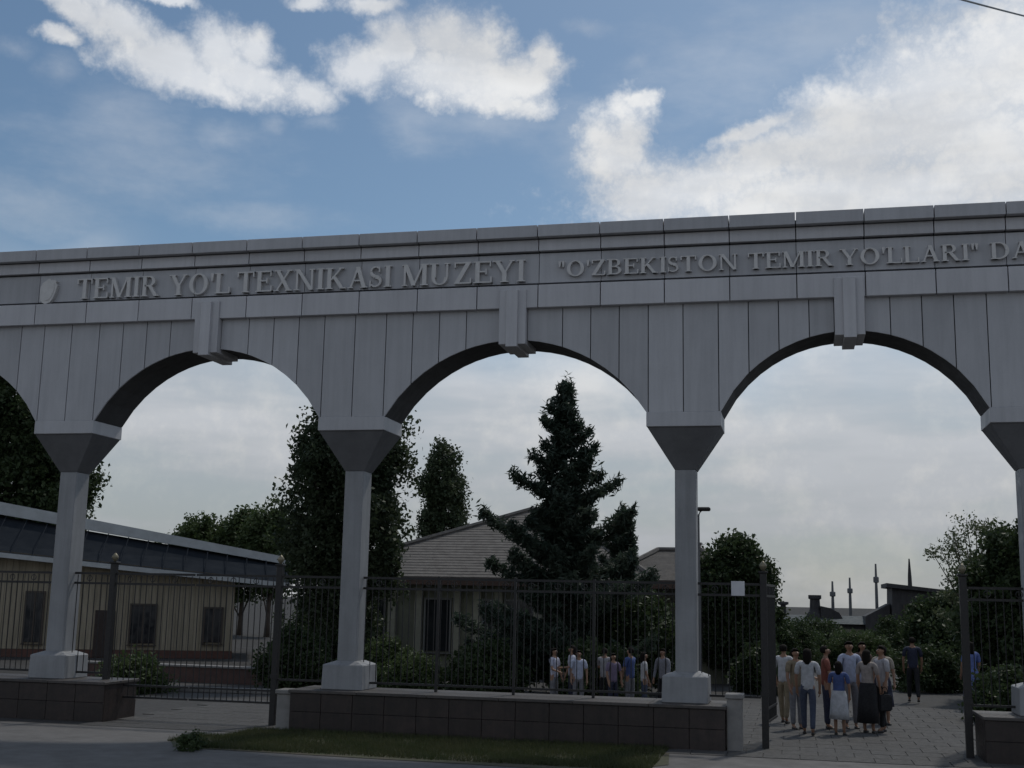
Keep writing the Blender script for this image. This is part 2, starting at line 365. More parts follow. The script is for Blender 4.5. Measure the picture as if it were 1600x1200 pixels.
GL = {
 'T': (.80, stem(.40, SS, top=False)+[RC(.03, .77, 1-TT, 1), RC(.03, .085, .74, 1), RC(.715, .77, .74, 1)]),
 'E': (.74, stem(.16, SS)+[RC(.16, .68, 1-TT, 1), RC(.63, .68, .75, 1), RC(.16, .72, 0, TT), RC(.66, .72, 0, .28), RC(.16, .50, .49, .49+TT), RC(.47, .52, .39, .65)]),
 'M': (1.08, stem(.14, TT+.02)+stem(.92, SS)+[P4(.50, 0, .17, 1, SS), P4(.50, 0, .86, 1, TT+.02)]),
 'I': (.36, stem(.18, SS)),
 'R': (.86, stem(.17, SS)+ring(.40, .745, .27, .255, SS*.9, TT, -90, 90)+[RC(.17, .42, 1-TT, 1), RC(.17, .42, .49, .49+TT), P4(.72, 0, .42, .52, SS*1.05), RC(.64, .87, 0, SH)]),
 'Y': (.84, [RC(.34, .505, 0, .46), ser(.42, SS, 0), P4(.42, .42, .13, 1, SS), P4(.43, .42, .71, 1, TT+.015), ser(.13, SS, 1-SH), ser(.71, TT, 1-SH)]),
 'O': (.94, ring(.47, .5, .43, .515, SS*1.05, TT, 0, 360, 36)),
 "'": (.20, wedge(.10)), '"': (.38, wedge(.10)+wedge(.27)),
 'L': (.72, stem(.16, SS)+[RC(.16, .70, 0, TT), RC(.64, .70, 0, .30)]),
 'X': (.84, [P4(.67, 0, .17, 1, SS), P4(.14, 0, .68, 1, TT+.015), ser(.67, SS*.8, 0), ser(.14, TT, 0), ser(.17, SS*.8, 1-SH), ser(.68, TT, 1-SH)]),
 'N': (.92, stem(.14, TT+.02, bot=True)+stem(.78, TT+.02, bot=False)+[P4(.76, 0, .17, 1, SS)]),
 'K': (.90, stem(.16, SS)+[P4(.24, .42, .66, 1, TT+.02), P4(.72, 0, .36, .58, SS*1.05), ser(.66, TT, 1-SH), ser(.74, SS*.7, 0)]),
 'A': (.86, [P4(.13, 0, .43, 1, TT+.02), P4(.70, 0, .42, 1, SS), RC(.23, .60, .32, .32+TT), ser(.13, TT, 0), ser(.70, SS*.8, 0)]),
 'S': (.56, S_shape()),
 'U': (.88, [RC(.085, .25, .34, 1), RC(.66, .725, .34, 1), ser(.167, SS, 1-SH), ser(.69, TT, 1-SH)]+ring(.405, .34, .32, .355, SS*.8, TT, 180, 360)),
 'Z': (.76, [RC(.06, .70, 1-TT, 1), RC(.06, .72, 0, TT), P4(.15, .03, .60, .97, SS*1.1), RC(.06, .115, .76, 1), RC(.665, .72, 0, .26)]),
 'B': (.78, stem(.17, SS)+ring(.40, .755, .25, .245, SS*.85, TT, -90, 90)+ring(.40, .265, .31, .265, SS*.9, TT, -90, 90)+[RC(.17, .42, 1-TT, 1), RC(.17, .42, .49, .49+TT*.8), RC(.17, .42, 0, TT)]),
 'D': (.90, stem(.17, SS)+ring(.40, .5, .44, .5, SS, TT, -90, 90, 26)+[RC(.17, .42, 1-TT, 1), RC(.17, .42, 0, TT)]),
}
def word(txt, x0, x1, z0, h):
    tot = sum(GL[c][0] for c in txt)*1.0+.04*(len(txt)-1); k = (x1-x0)/tot; x = x0
    for c in txt:
        w, polys = GL[c]; mb = MB()
        for i, pl in enumerate(polys):
            mb.prism([(x+px*k, z0+pz*h) for px, pz in pl], 22.005-.0006*(i % 12), 22.084)
        o = A('letter', mb, letter_m); o['label'] = 'raised serif '+{"'": 'apostrophe', '"': 'quotation mark'}.get(c, 'letter '+c)
        x += (w+.04)*k
word('TEMIR', -14.56, -12.66, 8.50, .43)
word("YO'L", -12.42, -11.06, 8.50, .43)
word('TEXNIKASI', -10.93, -7.62, 8.50, .43)
word('MUZEYI', -7.43, -4.93, 8.50, .43)
word("\"O'ZBEKISTON", -4.31, -.93, 8.565, .30)
word('TEMIR', -.76, .77, 8.565, .30)
word("YO'LLARI\"", .89, 3.26, 8.565, .30)
word('DA', 3.44, 4.12, 8.565, .30)
em = [(305, 548), (290, 560), (270, 575), (258, 602), (258, 652), (265, 685), (277, 698), (290, 705), (306, 702), (322, 694), (336, 670), (346, 640), (352, 612), (356, 592), (346, 577), (351, 566), (340, 560), (320, 558), (312, 550)]
def emp(sc, y0): return MB().prism([(-15.215+(x-306)*.00405*sc, 8.695-(y-626)*.0035*sc) for x, y in em], y0, 22.084)
eo = A('emblem', emp(1, 22.0), letter_m); eo['label'] = 'raised shield-shaped emblem ahead of the first word'
A('emblem_face', MB().prism([(-15.215+(x-306)*.0030, 8.695-(y-626)*.0026) for x, y in em], 21.992, 22.0005), letter_m, eo)

# ------------------------------------------------------------------ plinths: red granite slabs with a dark coping
def plinth(x0, x1, label, piers):
    t = thing('plinth', label, 'plinth wall', ((x0+x1)/2, 22.6, 0), 0, 'granite plinths under the arcade')
    L = Vector(t.location)
    def add(n, me, m): me.transform(Matrix.Translation(-L)); return obj(n, me, m, t)
    add('core', MB().box(x0+.04, x1-.04, 21.98, 23.12, 0, .70).mesh(), core_m)
    n = max(1, round((x1-x0)/.62)); w = (x1-x0)/n
    for i in range(n):
        a, b = x0+i*w+.004, x0+(i+1)*w-.004
        for (z0, z1) in ((.0, .36), (.366, .695)):
            add('granite_slab', bevel(MB().box(a, b, 21.94, 21.978, z0, z1).mesh(), .004), granite_m)
            add('granite_slab', bevel(MB().box(a, b, 23.122, 23.16, z0, z1).mesh(), .004), granite_m)
    for xx in (x0, x1-.038):
        add('granite_slab', MB().box(xx, xx+.036, 21.982, 23.118, 0, .695).mesh(), granite_m)
    nc = max(1, round((x1-x0)/1.24)); w = (x1-x0+.06)/nc
    for i in range(nc):
        add('coping_stone', bevel(MB().box(x0-.03+i*w+.004, x0-.03+(i+1)*w-.004, 21.90, 23.20, .701, .758).mesh(), .008), mat('coping_granite', (.075, .065, .06), .6, (.05, .045, .042), scale=12, rnd=.1))
    return t
plinth(-21.9, -13.16, 'dark red granite plinth ending beside the arch before the ochre boarded building', 1)
plinth(-9.29, -1.24, 'long dark red granite plinth carrying two pillars with grass along its foot', 1)
plinth(2.98, 11.2, 'dark red granite plinth beyond the open arch with the crowd of visitors', 1)
# light stone gate piers and open black gates
def pier(x0, x1, label, h=.98):
    t = thing('gate_pier', label, 'gate pier', ((x0+x1)/2, 22.25, 0)); L = Vector(t.location)
    def add(n, me, m): me.transform(Matrix.Translation(-L)); return obj(n, me, m, t)
    add('shaft', bevel(MB().box(x0, x1, 22.05, 22.45, 0, h-.08).mesh(), .01), stone_m)
    add('cap', bevel(MB().box(x0-.03, x1+.03, 22.02, 22.48, h-.08, h).mesh(), .012), stone_m)
pier(-9.60, -9.30, 'pale stone gate pier at the end of the long granite plinth by the gate post', .74)
pier(-1.22, -.96, 'pale stone gate pier beside the open black gate by the crowd', .96)
BAR = {}
def bar_mesh(h):
    k = round(h, 3)
    if k not in BAR:
        BAR[k] = MB().tube([(0, 0, 0), (0, 0, h)], .0095, 6).mesh(); BAR[k].materials.append(black_m)
    return BAR[k]
ZR = 2.86
def fence(x0, x1, zb, label, posts=(), name='iron_fence', yy=22.66, rz=0, origin=None, cat='fence', group='iron fence bays of the arcade', low=False):
    """double top rail, bottom rail, upright bars; runs along local x"""
    L_ = x1-x0; o0 = origin or (x0, yy, 0)
    t = thing(name, label, cat, o0, rz, group)
    for z in (ZR, ZR-.20): obj('top_rail', MB().box(0, L_, -.018, .018, z-.022, z+.022).mesh(), black_m, t)
    lows = (zb+.12,) if not low else (.66, .43)
    for z in lows: obj('bottom_rail', MB().box(0, L_, -.018, .018, z-.02, z+.02).mesh(), black_m, t)
    n = max(2, int(round(L_/.125))); me = bar_mesh(ZR-.03-(lows[-1]))
    for i in range(n): obj('bar', me, None, t, ((i+.5)*L_/n, 0, lows[-1]))
    for i in range(0, n, 1):
        if i % 4 == 2: obj('scroll_ring', RINGM, None, t, ((i+.5)*L_/n, -.001, ZR-.10))
    for p in posts: obj('stay', MB().box(p-x0-.025, p-x0+.025, -.026, .026, zb, ZR+.05).mesh(), black_m, t)
    return t
def ring_mesh(r=.055, q=.008):
    v = []; f = []; n = 14
    for i in range(n):
        a = 6.283*i/n
        for j in range(5):
            b = 6.283*j/5; rr = r+q*math.cos(b); v.append((rr*math.cos(a), q*math.sin(b), rr*math.sin(a)))
    for i in range(n):
        for j in range(5): f.append((i*5+j, ((i+1) % n)*5+j, ((i+1) % n)*5+(j+1) % 5, i*5+(j+1) % 5))
    me = new_mesh(v, f, True); me.materials.append(black_m); return me
RINGM = ring_mesh()
def gate_post(x, label):
    t = thing('gate_post', label, 'gate post', (x, 22.66, 0), 0, 'iron gate posts')
    obj('post', bevel(MB().box(-.06, .06, -.06, .06, 0, 3.06).mesh(), .006), black_m, t)
    obj('cap', bevel(MB().box(-.085, .085, -.085, .085, 3.061, 3.10).mesh(), .008), black_m, t)
    obj('finial', MB().lathe([(.02, 3.10), (.03, 3.12), (.065, 3.17), (.065, 3.21), (.03, 3.26), (.005, 3.28)], 10).mesh(True), mat('dull_brass', (.25, .22, .15), .45, metal=.4), t)
    obj('hinge', MB().box(-.075, .075, -.075, -.061, .9, .98).mesh(), black_m, t)
gate_post(-13.57, 'black iron gate post with ball finial at the plinth by the ochre building')
gate_post(-9.93, 'black iron gate post by the pale pier next to the poplar')
gate_post(-.58, 'black iron gate post on the pale pier side of the crowd')
gate_post(2.82, 'black iron gate post between the crowd and the far plinth')
fence(-20.70, -14.85, .76, 'black iron fence on the plinth in front of the ochre building\'s left end'.replace("left end", "far end"), (-17.8,))
fence(-14.45, -13.64, .76, 'narrow iron fence filler between first pillar and gate post')
fence(-13.50, -11.76, .3, 'closed black iron gate leaf in front of the ochre building windows', name='iron_gate', cat='gate', group='closed iron gate leaves', low=True)
fence(-11.72, -10.0, .3, 'closed black iron gate leaf on the poplar side of the gateway', name='iron_gate', cat='gate', group='closed iron gate leaves', low=True)
fence(-9.86, -8.58, .76, 'narrow iron fence filler between the poplar gate post and second pillar')
fence(-8.18, -2.15, .76, 'long black iron fence on the plinth in front of the tall conifer', (-6.66, -5.16, -3.66))
fence(-1.75, -.65, .76, 'narrow iron fence filler with white sign between third pillar and gate post')
fence(2.89, 3.80, .76, 'narrow iron fence filler between far gate post and fourth pillar')
fence(4.20, 10.0, .76, 'black iron fence on the far plinth past the blue dress', (7.1,))
fence(0, 1.62, .1, 'open black iron gate leaf swung inwards by the pale pier', name='iron_gate', rz=R(84), origin=(-.58, 22.74, 0), cat='gate', group='open iron gate leaves', low=True)
fence(0, 1.62, .1, 'open black iron gate leaf swung inwards by the blue dress', name='iron_gate', rz=R(80), origin=(2.82, 22.74, 0), cat='gate', group='open iron gate leaves', low=True)
sb = tag(obj('sign_board', bevel(MB().box(-.12, .12, -.012, .0, -.13, .13).mesh(), .004), mat('white_sign', (.6, .6, .62), .5, (.5, .5, .53)), None, (-1.03, 22.635, 2.78)), 'small blank white sign hung on the iron fence rail', 'sign')

# ================================================================== BUILDINGS
ochre_m = mat('ochre_board', (.36, .31, .23), .85, (.29, .25, .18), scale=2.2, rnd=.10, streak=.25, stretch=(4, 4, .5), bump=.25, bscale=18)
glass_m = mat('dark_window_glass', (.015, .018, .022), .12, (.022, .024, .028), scale=2, spec=.6)
frame_m = mat('dark_window_frame', (.06, .045, .035), .6)
metal_roof_m = mat('dark_sheet_roof', (.020, .024, .030), .85, (.028, .032, .038), scale=1.5, stretch=(1, 1, .3), spec=.0)
fascia_m = mat('pale_fascia', (.46, .48, .48), .6, (.38, .39, .39), scale=2)
def window(t, x0, x1, z0, z1, y=0., mull=1, fm=None):
    w = obj('window', MB().box(x0, x1, y-.02, y+.02, z0, z1).mesh(), glass_m, t)
    fr = MB(); a = .06
    fr.box(x0-a, x0, y-.06, y+.03, z0-a, z1+a).box(x1, x1+a, y-.06, y+.03, z0-a, z1+a).box(x0, x1, y-.06, y+.03, z1, z1+a).box(x0-a*1.6, x1+a*1.6, y-.09, y+.03, z0-a*1.5, z0-a-.002)
    for i in range(mull): xx = x0+(x1-x0)*(i+1)/(mull+1); fr.box(xx-.025, xx+.025, y-.05, y-.021, z0, z1)
    obj('frame', fr.mesh(), fm or frame_m, w)
# boarded building with a dark sheet roof
bl = thing('boarded_building', 'ochre boarded building with dark sheet roof and pale ridge strip', 'building', (-30, 41, 0), R(25.46))
def eave_z(x): return 3.93-.083*x
def ridge_z(x): return 5.95-.1655*x
obj('wall', MB().prism([(-7, 0), (9.3, 0), (9.3, eave_z(9.3)+.05), (-7, eave_z(-7)+.05)], .03, 5.9).mesh(), mat('wall_backing', (.12, .095, .06), .9), bl)
x = -7.0; k = 0
while x < 9.28:
    w = .235; x1 = min(x+w, 9.3)
    obj('board', MB().prism([(x+.006, .3), (x1-.006, .3), (x1-.006, eave_z(x1)-.03), (x+.006, eave_z(x)-.03)], -.012-.006*(k % 2), .028).mesh(), ochre_m, bl); x = x1; k += 1
obj('footing', MB().box(-7.02, 9.33, -.05, .02, 0, .29).mesh(), mat('brown_footing', (.11, .05, .038), .8, (.08, .042, .032), scale=4), bl)
for (a, b, c, d) in ((1.6, 2.2, .55, 2.4), (5.45, 6.35, .55, 2.0), (8.22, 8.85, .62, 1.92), (-1.8, -1.1, .55, 2.4), (-5., -4.2, .55, 2.4)): window(bl, a, b, c, d, -.05)
dr = obj('door', bevel(MB().box(4.12, 4.86, -.08, -.03, .02, 1.78).mesh(), .01), mat('dark_door', (.035, .022, .018), .6), bl)
obj('handle', MB().tube([(4.76, -.12, .95), (4.76, -.12, 1.1)], .014, 6).mesh(), black_m, dr)
rf = obj('roof', new_mesh([(-7.4, -.55, eave_z(-7.4)-.12), (11.4, -.55, eave_z(11.4)-.12), (11.4, 3, ridge_z(11.4)-.30), (-7.4, 3, ridge_z(-7.4)-.72), (-7.4, 6.4, eave_z(-7.4)-.12), (11.4, 6.4, eave_z(11.4)-.12)], [(0, 1, 2, 3), (3, 2, 5, 4), (0, 3, 4), (1, 5, 2), (0, 4, 5, 1)]), metal_roof_m, bl)
for i in range(24):
    xx = -7.1+i*.8
    a = Vector((xx, -.55, eave_z(xx)-.105)); b = Vector((xx, 2.72, ridge_z(xx)-.71+(xx+7.4)*.0225))
    obj('roof_seam', MB().tube([a, b], .022, 4).mesh(), metal_roof_m, rf)
obj('ridge_strip', MB().prism([(-7.5, ridge_z(-7.5)-.62), (11.5, ridge_z(11.5)-.30), (11.5, ridge_z(11.5)), (-7.5, ridge_z(-7.5))], 2.7, 3.2).mesh(), fascia_m, rf)
obj('gutter', MB().prism([(-7.4, eave_z(-7.4)-.2), (11.3, eave_z(11.3)-.2), (11.3, eave_z(11.3)-.02), (-7.4, eave_z(-7.4)-.02)], -.66, -.56).mesh(), fascia_m, rf)

# tiled house with hip roof
tile_m = mat('weathered_roof_tile', (.165, .152, .138), .92, (.115, .105, .095), scale=3.2, detail=9, bump=.5, bscale=16, stretch=(1, 1, 2))
wallg_m = mat('pale_green_plaster', (.20, .205, .15), .85, (.15, .15, .115), scale=1.6, bump=.2)
hs = thing('tiled_house', 'pale plaster house with pilasters and brown tiled hip roof behind the conifer', 'house', (-9, 44, 0))
def hip(name, x0, x1, y0, y1, rx0, rx1, ry, ez, rz, t, th=.12):
    v = [(x0, y0, ez), (x1, y0, ez), (x1, y1, ez), (x0, y1, ez), (rx0, ry, rz), (rx1, ry, rz)]
    v2 = [(a, b, c-th) for a, b, c in v[:4]]
    me = new_mesh(v+v2, [(0, 1, 5, 4), (1, 2, 5), (2, 3, 4, 5), (3, 0, 4), (0, 6, 7, 1), (1, 7, 8, 2), (2, 8, 9, 3), (3, 9, 6, 0), (9, 8, 7, 6)])
    r = obj(name, me, tile_m, t)
    # tile courses laid on the front slope, real steps
    n = 26; mb = MB()
    for i in range(n):
        a0, a1 = i/n, (i+1)/n
        L = lambda s: Vector((x0+(rx0-x0)*s, y0+(ry-y0)*s, ez+(rz-ez)*s)); Q = lambda s: Vector((x1+(rx1-x1)*s, y0+(ry-y0)*s, ez+(rz-ez)*s))
        up_ = Vector((0, -.005, .014))
        p = [L(a0)+up_*1.2, Q(a0)+up_*1.2, Q(a1)+up_*.25, L(a1)+up_*.25]; q = [L(a0)+up_*.2, Q(a0)+up_*.2]
        o = new_mesh([tuple(w) for w in p+q], [(0, 1, 2, 3), (4, 5, 1, 0)]); obj('tile_course', o, tile_m, r)
    rd = MB()
    for a, b in ((v[0], v[4]), (v[1], v[5]), (v[4], v[5])): rd.tube([Vector(a)+Vector((0, 0, .05)), Vector(b)+Vector((0, 0, .05))], .09, 6)
    obj('ridge_tiles', rd.mesh(), tile_m, r)
    obj('fascia', MB().box(x0+.02, x1-.02, y0-.03, y0-.003, ez-.26, ez-.02).mesh(), mat('brown_fascia', (.10, .06, .045), .7), r)
    return r
obj('wall', MB().box(-7.0, 5.2, -3.6, 4, 0, 3.05).mesh(), wallg_m, hs)
hip('roof', -7.6, 4.6, -4.3, 4.6, -.5, .4, 0, 3.2, 5.75, hs)
hip('wing_roof', 2.9, 7.1, -4.6, 1.0, 4.4, 5.9, -1.8, 3.2, 4.25, hs)
obj('wing_wall', MB().box(5.21, 6.8, -3.9, .6, 0, 3.05).mesh(), wallg_m, hs)
pil = bevel(MB().box(-.14, .14, -.12, .0, 0, 2.95).mesh(), .015); pil.materials.append(mat('cream_pilaster', (.33, .32, .25), .8, (.25, .245, .19), scale=2))
for i, xx in enumerate((-6.8, -5.9, -4.5, -3.55, -2.2, -1.5, -.75, .6, 1.9, 3.2, 4.4)): obj('pilaster', pil, None, hs, (xx, -3.602, 0))
for a, b in ((-5.6, -4.8), (-3.3, -2.45), (-1.28, -.97), (-.5, .4), (.9, 1.7), (2.2, 3.0)): window(hs, a, b, .75, 2.45, -3.62, 1, mat('grey_frame', (.2, .2, .19), .7))
for a in (5.7,): window(hs, a, a+.8, .9, 2.2, -3.92, 1, mat('grey_frame', (.2, .2, .19), .7))
ch = obj('chimney', MB().box(5.3, 5.8, -1.6, -1.1, 3.6, 4.5).mesh(), mat('brick_chimney', (.22, .10, .07), .85, (.16, .08, .06), scale=9), hs)
obj('chimney_cap', MB().box(5.24, 5.86, -1.66, -1.04, 4.501, 4.56).mesh(), stone_m, ch)

# railway sheds at the far end of the plaza
dark_m = mat('dark_timber', (.045, .043, .045), .8, (.03, .028, .03), scale=1.5, stretch=(3, 3, .6), rnd=.1)  # plain dark timber tone, varied slightly per object
teal_m = mat('teal_sheet', (.045, .06, .066), .8, (.035, .045, .05), scale=2)
sh = thing('low_shed', 'low dark shed with teal roof and two stubby chimney stacks', 'shed', (2.4, 70, 0))
obj('wall', MB().box(-4.2, 3.4, 0, 5, 0, 1.55).mesh(), dark_m, sh)
obj('roof', new_mesh([(-4.5, -.4, 1.56), (3.6, -.4, 1.56), (3.6, 2.5, 1.98), (-4.5, 2.5, 1.98), (3.6, 5.4, 1.56), (-4.5, 5.4, 1.56)], [(0, 1, 2, 3), (3, 2, 4, 5), (0, 3, 5), (1, 4, 2), (0, 5, 4, 1)]), teal_m, sh)
obj('chimney', MB().lathe([(.17, 1.6), (.15, 2.5), (.30, 2.55), (.30, 2.68), (.2, 2.7)], 12, (-3.15, 1.8)).mesh(), dark_m, sh)
obj('chimney', MB().lathe([(.5, 1.6), (.45, 2.0), (.30, 2.3), (.27, 2.85), (.36, 2.9), (.36, 3.1)], 14, (-1.4, 1.8)).mesh(), dark_m, sh)
obj('roof_vent', MB().prism([(-1.1, 1.8), (.1, 1.8), (-.1, 2.15), (-.6, 2.4), (-1.1, 2.5)], 1.4, 2.4).mesh(), dark_m, sh)
obj('doorway', MB().box(-.6, 1.0, -.03, .0, .1, 1.3).mesh(), mat('pale_shed_door', (.20, .19, .14), .8), sh)
sg = thing('signal_block', 'tall dark block building with sloping roof and a mast on top', 'building', (6.6, 69, 0))
obj('wall', MB().prism([(-1.7, 0), (2.2, 0), (2.2, 3.2), (-1.6, 3.55)], 0, 4).mesh(), dark_m, sg)
obj('roof', MB().prism([(-1.9, 3.56), (2.5, 3.16), (2.5, 3.32), (-1.9, 3.78)], -.35, 4.3).mesh(), dark_m, sg)
obj('annex', MB().prism([(-3.0, 0), (-1.72, 0), (-1.72, 2.7), (-3.0, 2.0)], .4, 3.6).mesh(), dark_m, sg)
obj('mast', MB().tube([(-.55, 1.5, 3.5), (-.55, 1.5, 4.2), (-.55, 1.5, 5.15)], [.12, .1, .035], 8).mesh(), dark_m, sg)
for a in (-1.0, .2, 1.2): window(sg, a, a+.6, 1.6, 2.6, -.02, 1)
pole_m = mat('pole_steel', (.13, .135, .14), .6, (.1, .1, .105), scale=3)
for i, (xx, yy, h, lb) in enumerate(((2.0, 72.5, 3.9, 'thin steel pole standing behind the teal-roofed shed chimneys'), (3.1, 76, 4.2, 'steel pole rising behind the middle of the teal shed roof'), (4.55, 75, 5.0, 'taller steel pole with collar between shed and block building'))):
    t = thing('steel_pole', lb, 'pole', (xx, yy, 0), 0, 'steel poles behind the shed')
    obj('pole', MB().tube([(0, 0, 0), (0, 0, h*.7), (0, 0, h)], [.11, .085, .05], 8).mesh(), pole_m, t)
    obj('collar', MB().lathe([(.13, h*.78), (.16, h*.79), (.16, h*.84), (.13, h*.85)], 10).mesh(), pole_m, t)
# low wall and kerbs in front of the boarded building
lw = thing('low_wall', 'low red-brown wall in front of the ochre boarded building', 'low wall', (-17.6, 32.6, 0), R(-2))
obj('wall', MB().box(-3.2, 3.0, 0, .3, 0, .42).mesh(), mat('redbrown_wall', (.10, .055, .045), .8, (.075, .045, .04), scale=5), lw)
for i in range(5): obj('coping_stone', bevel(MB().box(-3.25+i*1.26, -3.25+i*1.26+1.25, -.04, .34, .421, .48).mesh(), .008), stone_m, lw)
kb = thing('kerb', 'pale kerb edging the paving inside the arch by the ochre building', 'kerb', (-13.4, 29.6, 0), R(8))
for i in range(7): obj('kerb_stone', bevel(MB().box(-3.6+i*1.02, -3.6+i*1.02+1.0, 0, .16, 0, .13).mesh(), .015), stone_m, kb)
kb = thing('kerb', 'pale kerb of the shrub bed behind the long granite plinth', 'kerb', (-5.4, 29.2, 0), 0)
for i in range(7): obj('kerb_stone', bevel(MB().box(-3.6+i*1.02, -3.6+i*1.02+1.0, 0, .16, 0, .13).mesh(), .015), stone_m, kb)

# lamp post, sign and cable
sl2 = thing('street_lamp', 'slim street lamp with dark head above the dark tree behind the third pillar', 'street lamp', (-2.42, 31.5, 0))
obj('pole', MB().tube([(0, 0, 0), (0, 0, 2.5), (0, 0, 4.7), (.08, 0, 4.85)], [.07, .055, .04, .035], 8).mesh(), pole_m, sl2)
obj('lamp_head', bevel(MB().box(-.02, .32, -.09, .09, 4.83, 4.93).mesh(), .03), black_m, sl2)
obj('base', MB().lathe([(.13, 0), (.13, .3), (.08, .36)], 10).mesh(), pole_m, sl2)
cp = []
A0, A1 = Vector((2.9, 20, 12.49)), Vector((4.6, 24, 14.04)); dv = A1-A0
for i in range(25):
    t = -4+9*i/24; q = A0+dv*t; q.z += .012*(t-.0)*(t-1.0); cp.append(q)
tag(obj('overhead_cable', MB().tube(cp, .016, 6).mesh(), black_m), 'thin dark overhead cable crossing the sky above the arcade', 'cable')

# ================================================================== VEGETATION
def leaf_mat(name, c, c2): return mat(name, c, .6, c2, scale=1.3, detail=5, transl=.35, spec=.3)
bark_m = mat('bark', (.09, .07, .055), .95, (.055, .043, .035), scale=6, bump=.6, bscale=20, stretch=(1, 1, .3))
def leaves_mesh(C, N, size, seed, aspect=1.7, normal=None):
    """one bent leaf-sized quad at every point of C"""
    r = np.random.default_rng(seed); n = len(C)
    a = r.normal(size=(n, 3)); a /= np.linalg.norm(a, axis=1)[:, None]
    if normal is not None: a = a*.8+normal; a /= np.linalg.norm(a, axis=1)[:, None]+1e-9
    b = np.cross(a, r.normal(size=(n, 3))); b /= np.linalg.norm(b, axis=1)[:, None]+1e-9
    c = np.cross(a, b); s = (size*r.uniform(.6, 1.35, n))[:, None]
    L = b*s*aspect*.5; W = c*s*.5
    v = np.stack([C-L, C+W-L*.15+a*s*.12, C+L, C-W-L*.15+a*s*.12], 1).reshape(-1, 3)
    me = bpy.data.meshes.new('crown'); me.vertices.add(4*n); me.vertices.foreach_set('co', v.ravel())
    me.loops.add(4*n); me.loops.foreach_set('vertex_index', np.arange(4*n)); me.polygons.add(n); me.polygons.foreach_set('loop_start', np.arange(n)*4)
    me.update(calc_edges=True); me.validate(); return me
def clumps(prof, K, rc, per, seed, squash=1., tips=0):
    """clump centres inside a profile [(z, radius)], leaves scattered on each clump"""
    r = np.random.default_rng(seed); zs = np.array([p[0] for p in prof]); rs = np.array([p[1] for p in prof])
    zz = np.linspace(zs[0], zs[-1], 200); w = np.interp(zz, zs, rs)**1.5+.02; z = r.choice(zz, K, p=w/w.sum())+r.normal(0, .05, K)
    ph = r.uniform(0, 6.283, K); lob = 1+.16*np.sin(3*ph+z*1.7+seed)+.12*np.sin(5*ph-z*2.3)
    rad = np.interp(z, zs, rs)*lob*np.sqrt(r.uniform(.12, 1.05, K))
    C = np.stack([rad*np.cos(ph), rad*np.sin(ph), z], 1)
    cr = rc*r.uniform(.55, 1.3, K)
    d = r.normal(size=(K, per, 3)); d /= np.linalg.norm(d, axis=2)[..., None]
    q = d*(cr[:, None, None]*r.uniform(.35, 1.05, (K, per, 1))); q[..., 2] *= squash
    return C, (C[:, None, :]+q).reshape(-1, 3)
def broad_tree(name, label, cat, loc, prof, K, rc, per, leaf, lm, seed, trunk_r=.16, squash=1., group=None, limbs=10, ztr=None):
    t = thing(name, label, cat, loc, 0, group); C, L = clumps(prof, K, rc, per, seed, squash)
    ztop = prof[-1][0]; z0 = prof[0][0]
    mb = MB(); rr = random.Random(seed)
    zt = ztr or (z0+(ztop-z0)*.7)
    pts = [(rr.uniform(-.04, .04)*i, rr.uniform(-.04, .04)*i, zt*i/6) for i in range(7)]
    mb.tube(pts, [trunk_r*(1.25 if i == 0 else 1-.12*i) for i in range(7)], 9)
    lb = mb
    for i in np.linspace(0, len(C)-1, limbs).astype(int):
        c = Vector(C[i]); s = Vector(pts[min(6, max(1, int(6*max(.15, (c.z*.55))/zt)))])
        mid = (s+c)/2+Vector((0, 0, -.06*(c-s).length)); lb.tube([s, mid, c], [trunk_r*.4, trunk_r*.22, .012], 5, False)
    obj('trunk', mb.mesh(True), bark_m, t)
    L = np.repeat(L, 2, 0)+np.random.default_rng(seed+1).normal(0, leaf*.8, (2*len(L), 3)); obj('crown', leaves_mesh(L, len(L), leaf*.66, seed), lm, t)
    return t
dkg = leaf_mat('dark_leaf', (.035, .055, .022), (.055, .08, .032)); mdg = leaf_mat('mid_leaf', (.055, .085, .03), (.08, .11, .045)); ppl = leaf_mat('poplar_leaf', (.045, .065, .032), (.065, .085, .045))
ndl = leaf_mat('needle', (.04, .062, .042), (.06, .08, .058)); pal = leaf_mat('pale_leaf', (.085, .11, .05), (.11, .13, .07))
broad_tree('leafy_tree', 'big dark leafy tree behind the roof of the ochre building', 'tree', (-38.6, 55, 0), [(5.2, 1.6), (6.4, 3.0), (8.5, 3.3), (11.0, 3.2), (13.3, 2.2), (15.0, .7)], 300, .66, 85, .24, dkg, 11, .3)
broad_tree('poplar', 'tall dense dark poplar rising behind the second pillar and long plinth', 'tree', (-12.85, 34, 0), [(.8, .6), (2, 1.2), (3.4, 1.45), (4.6, 1.62), (6.0, 1.62), (7.4, 1.3), (8.3, .9), (9.0, .25)], 330, .42, 80, .13, ppl, 21, .2, 1.3)
broad_tree('poplar', 'narrower poplar with a twin tip beside the dense dark one', 'tree', (-15.75, 54, 0), [(2.6, .4), (3.8, .8), (6.0, .98), (8.0, .88), (8.9, .6), (9.5, .12)], 150, .36, 75, .15, ppl, 23, .12, 1.5)
for i, (xx, yy, s_) in enumerate(((-36.4, 70, 1.0), (-33.6, 71, 1.08), (-30.9, 69, 1.12))):
    broad_tree('round_tree', ['round green tree behind the pale ridge strip, farthest from the poplar', 'middle round green tree of the three behind the pale ridge strip', 'round green tree behind the ridge strip, next to the poplar'][i], 'tree', (xx, yy, 0), [(2.2*s_, .8), (3.6*s_, 1.9), (5.2*s_, 2.0), (6.4*s_, 1.3), (7.0*s_, .4)], 120, .5, 60, .22, mdg, 31+i, .16, group='round trees behind the boarded building')
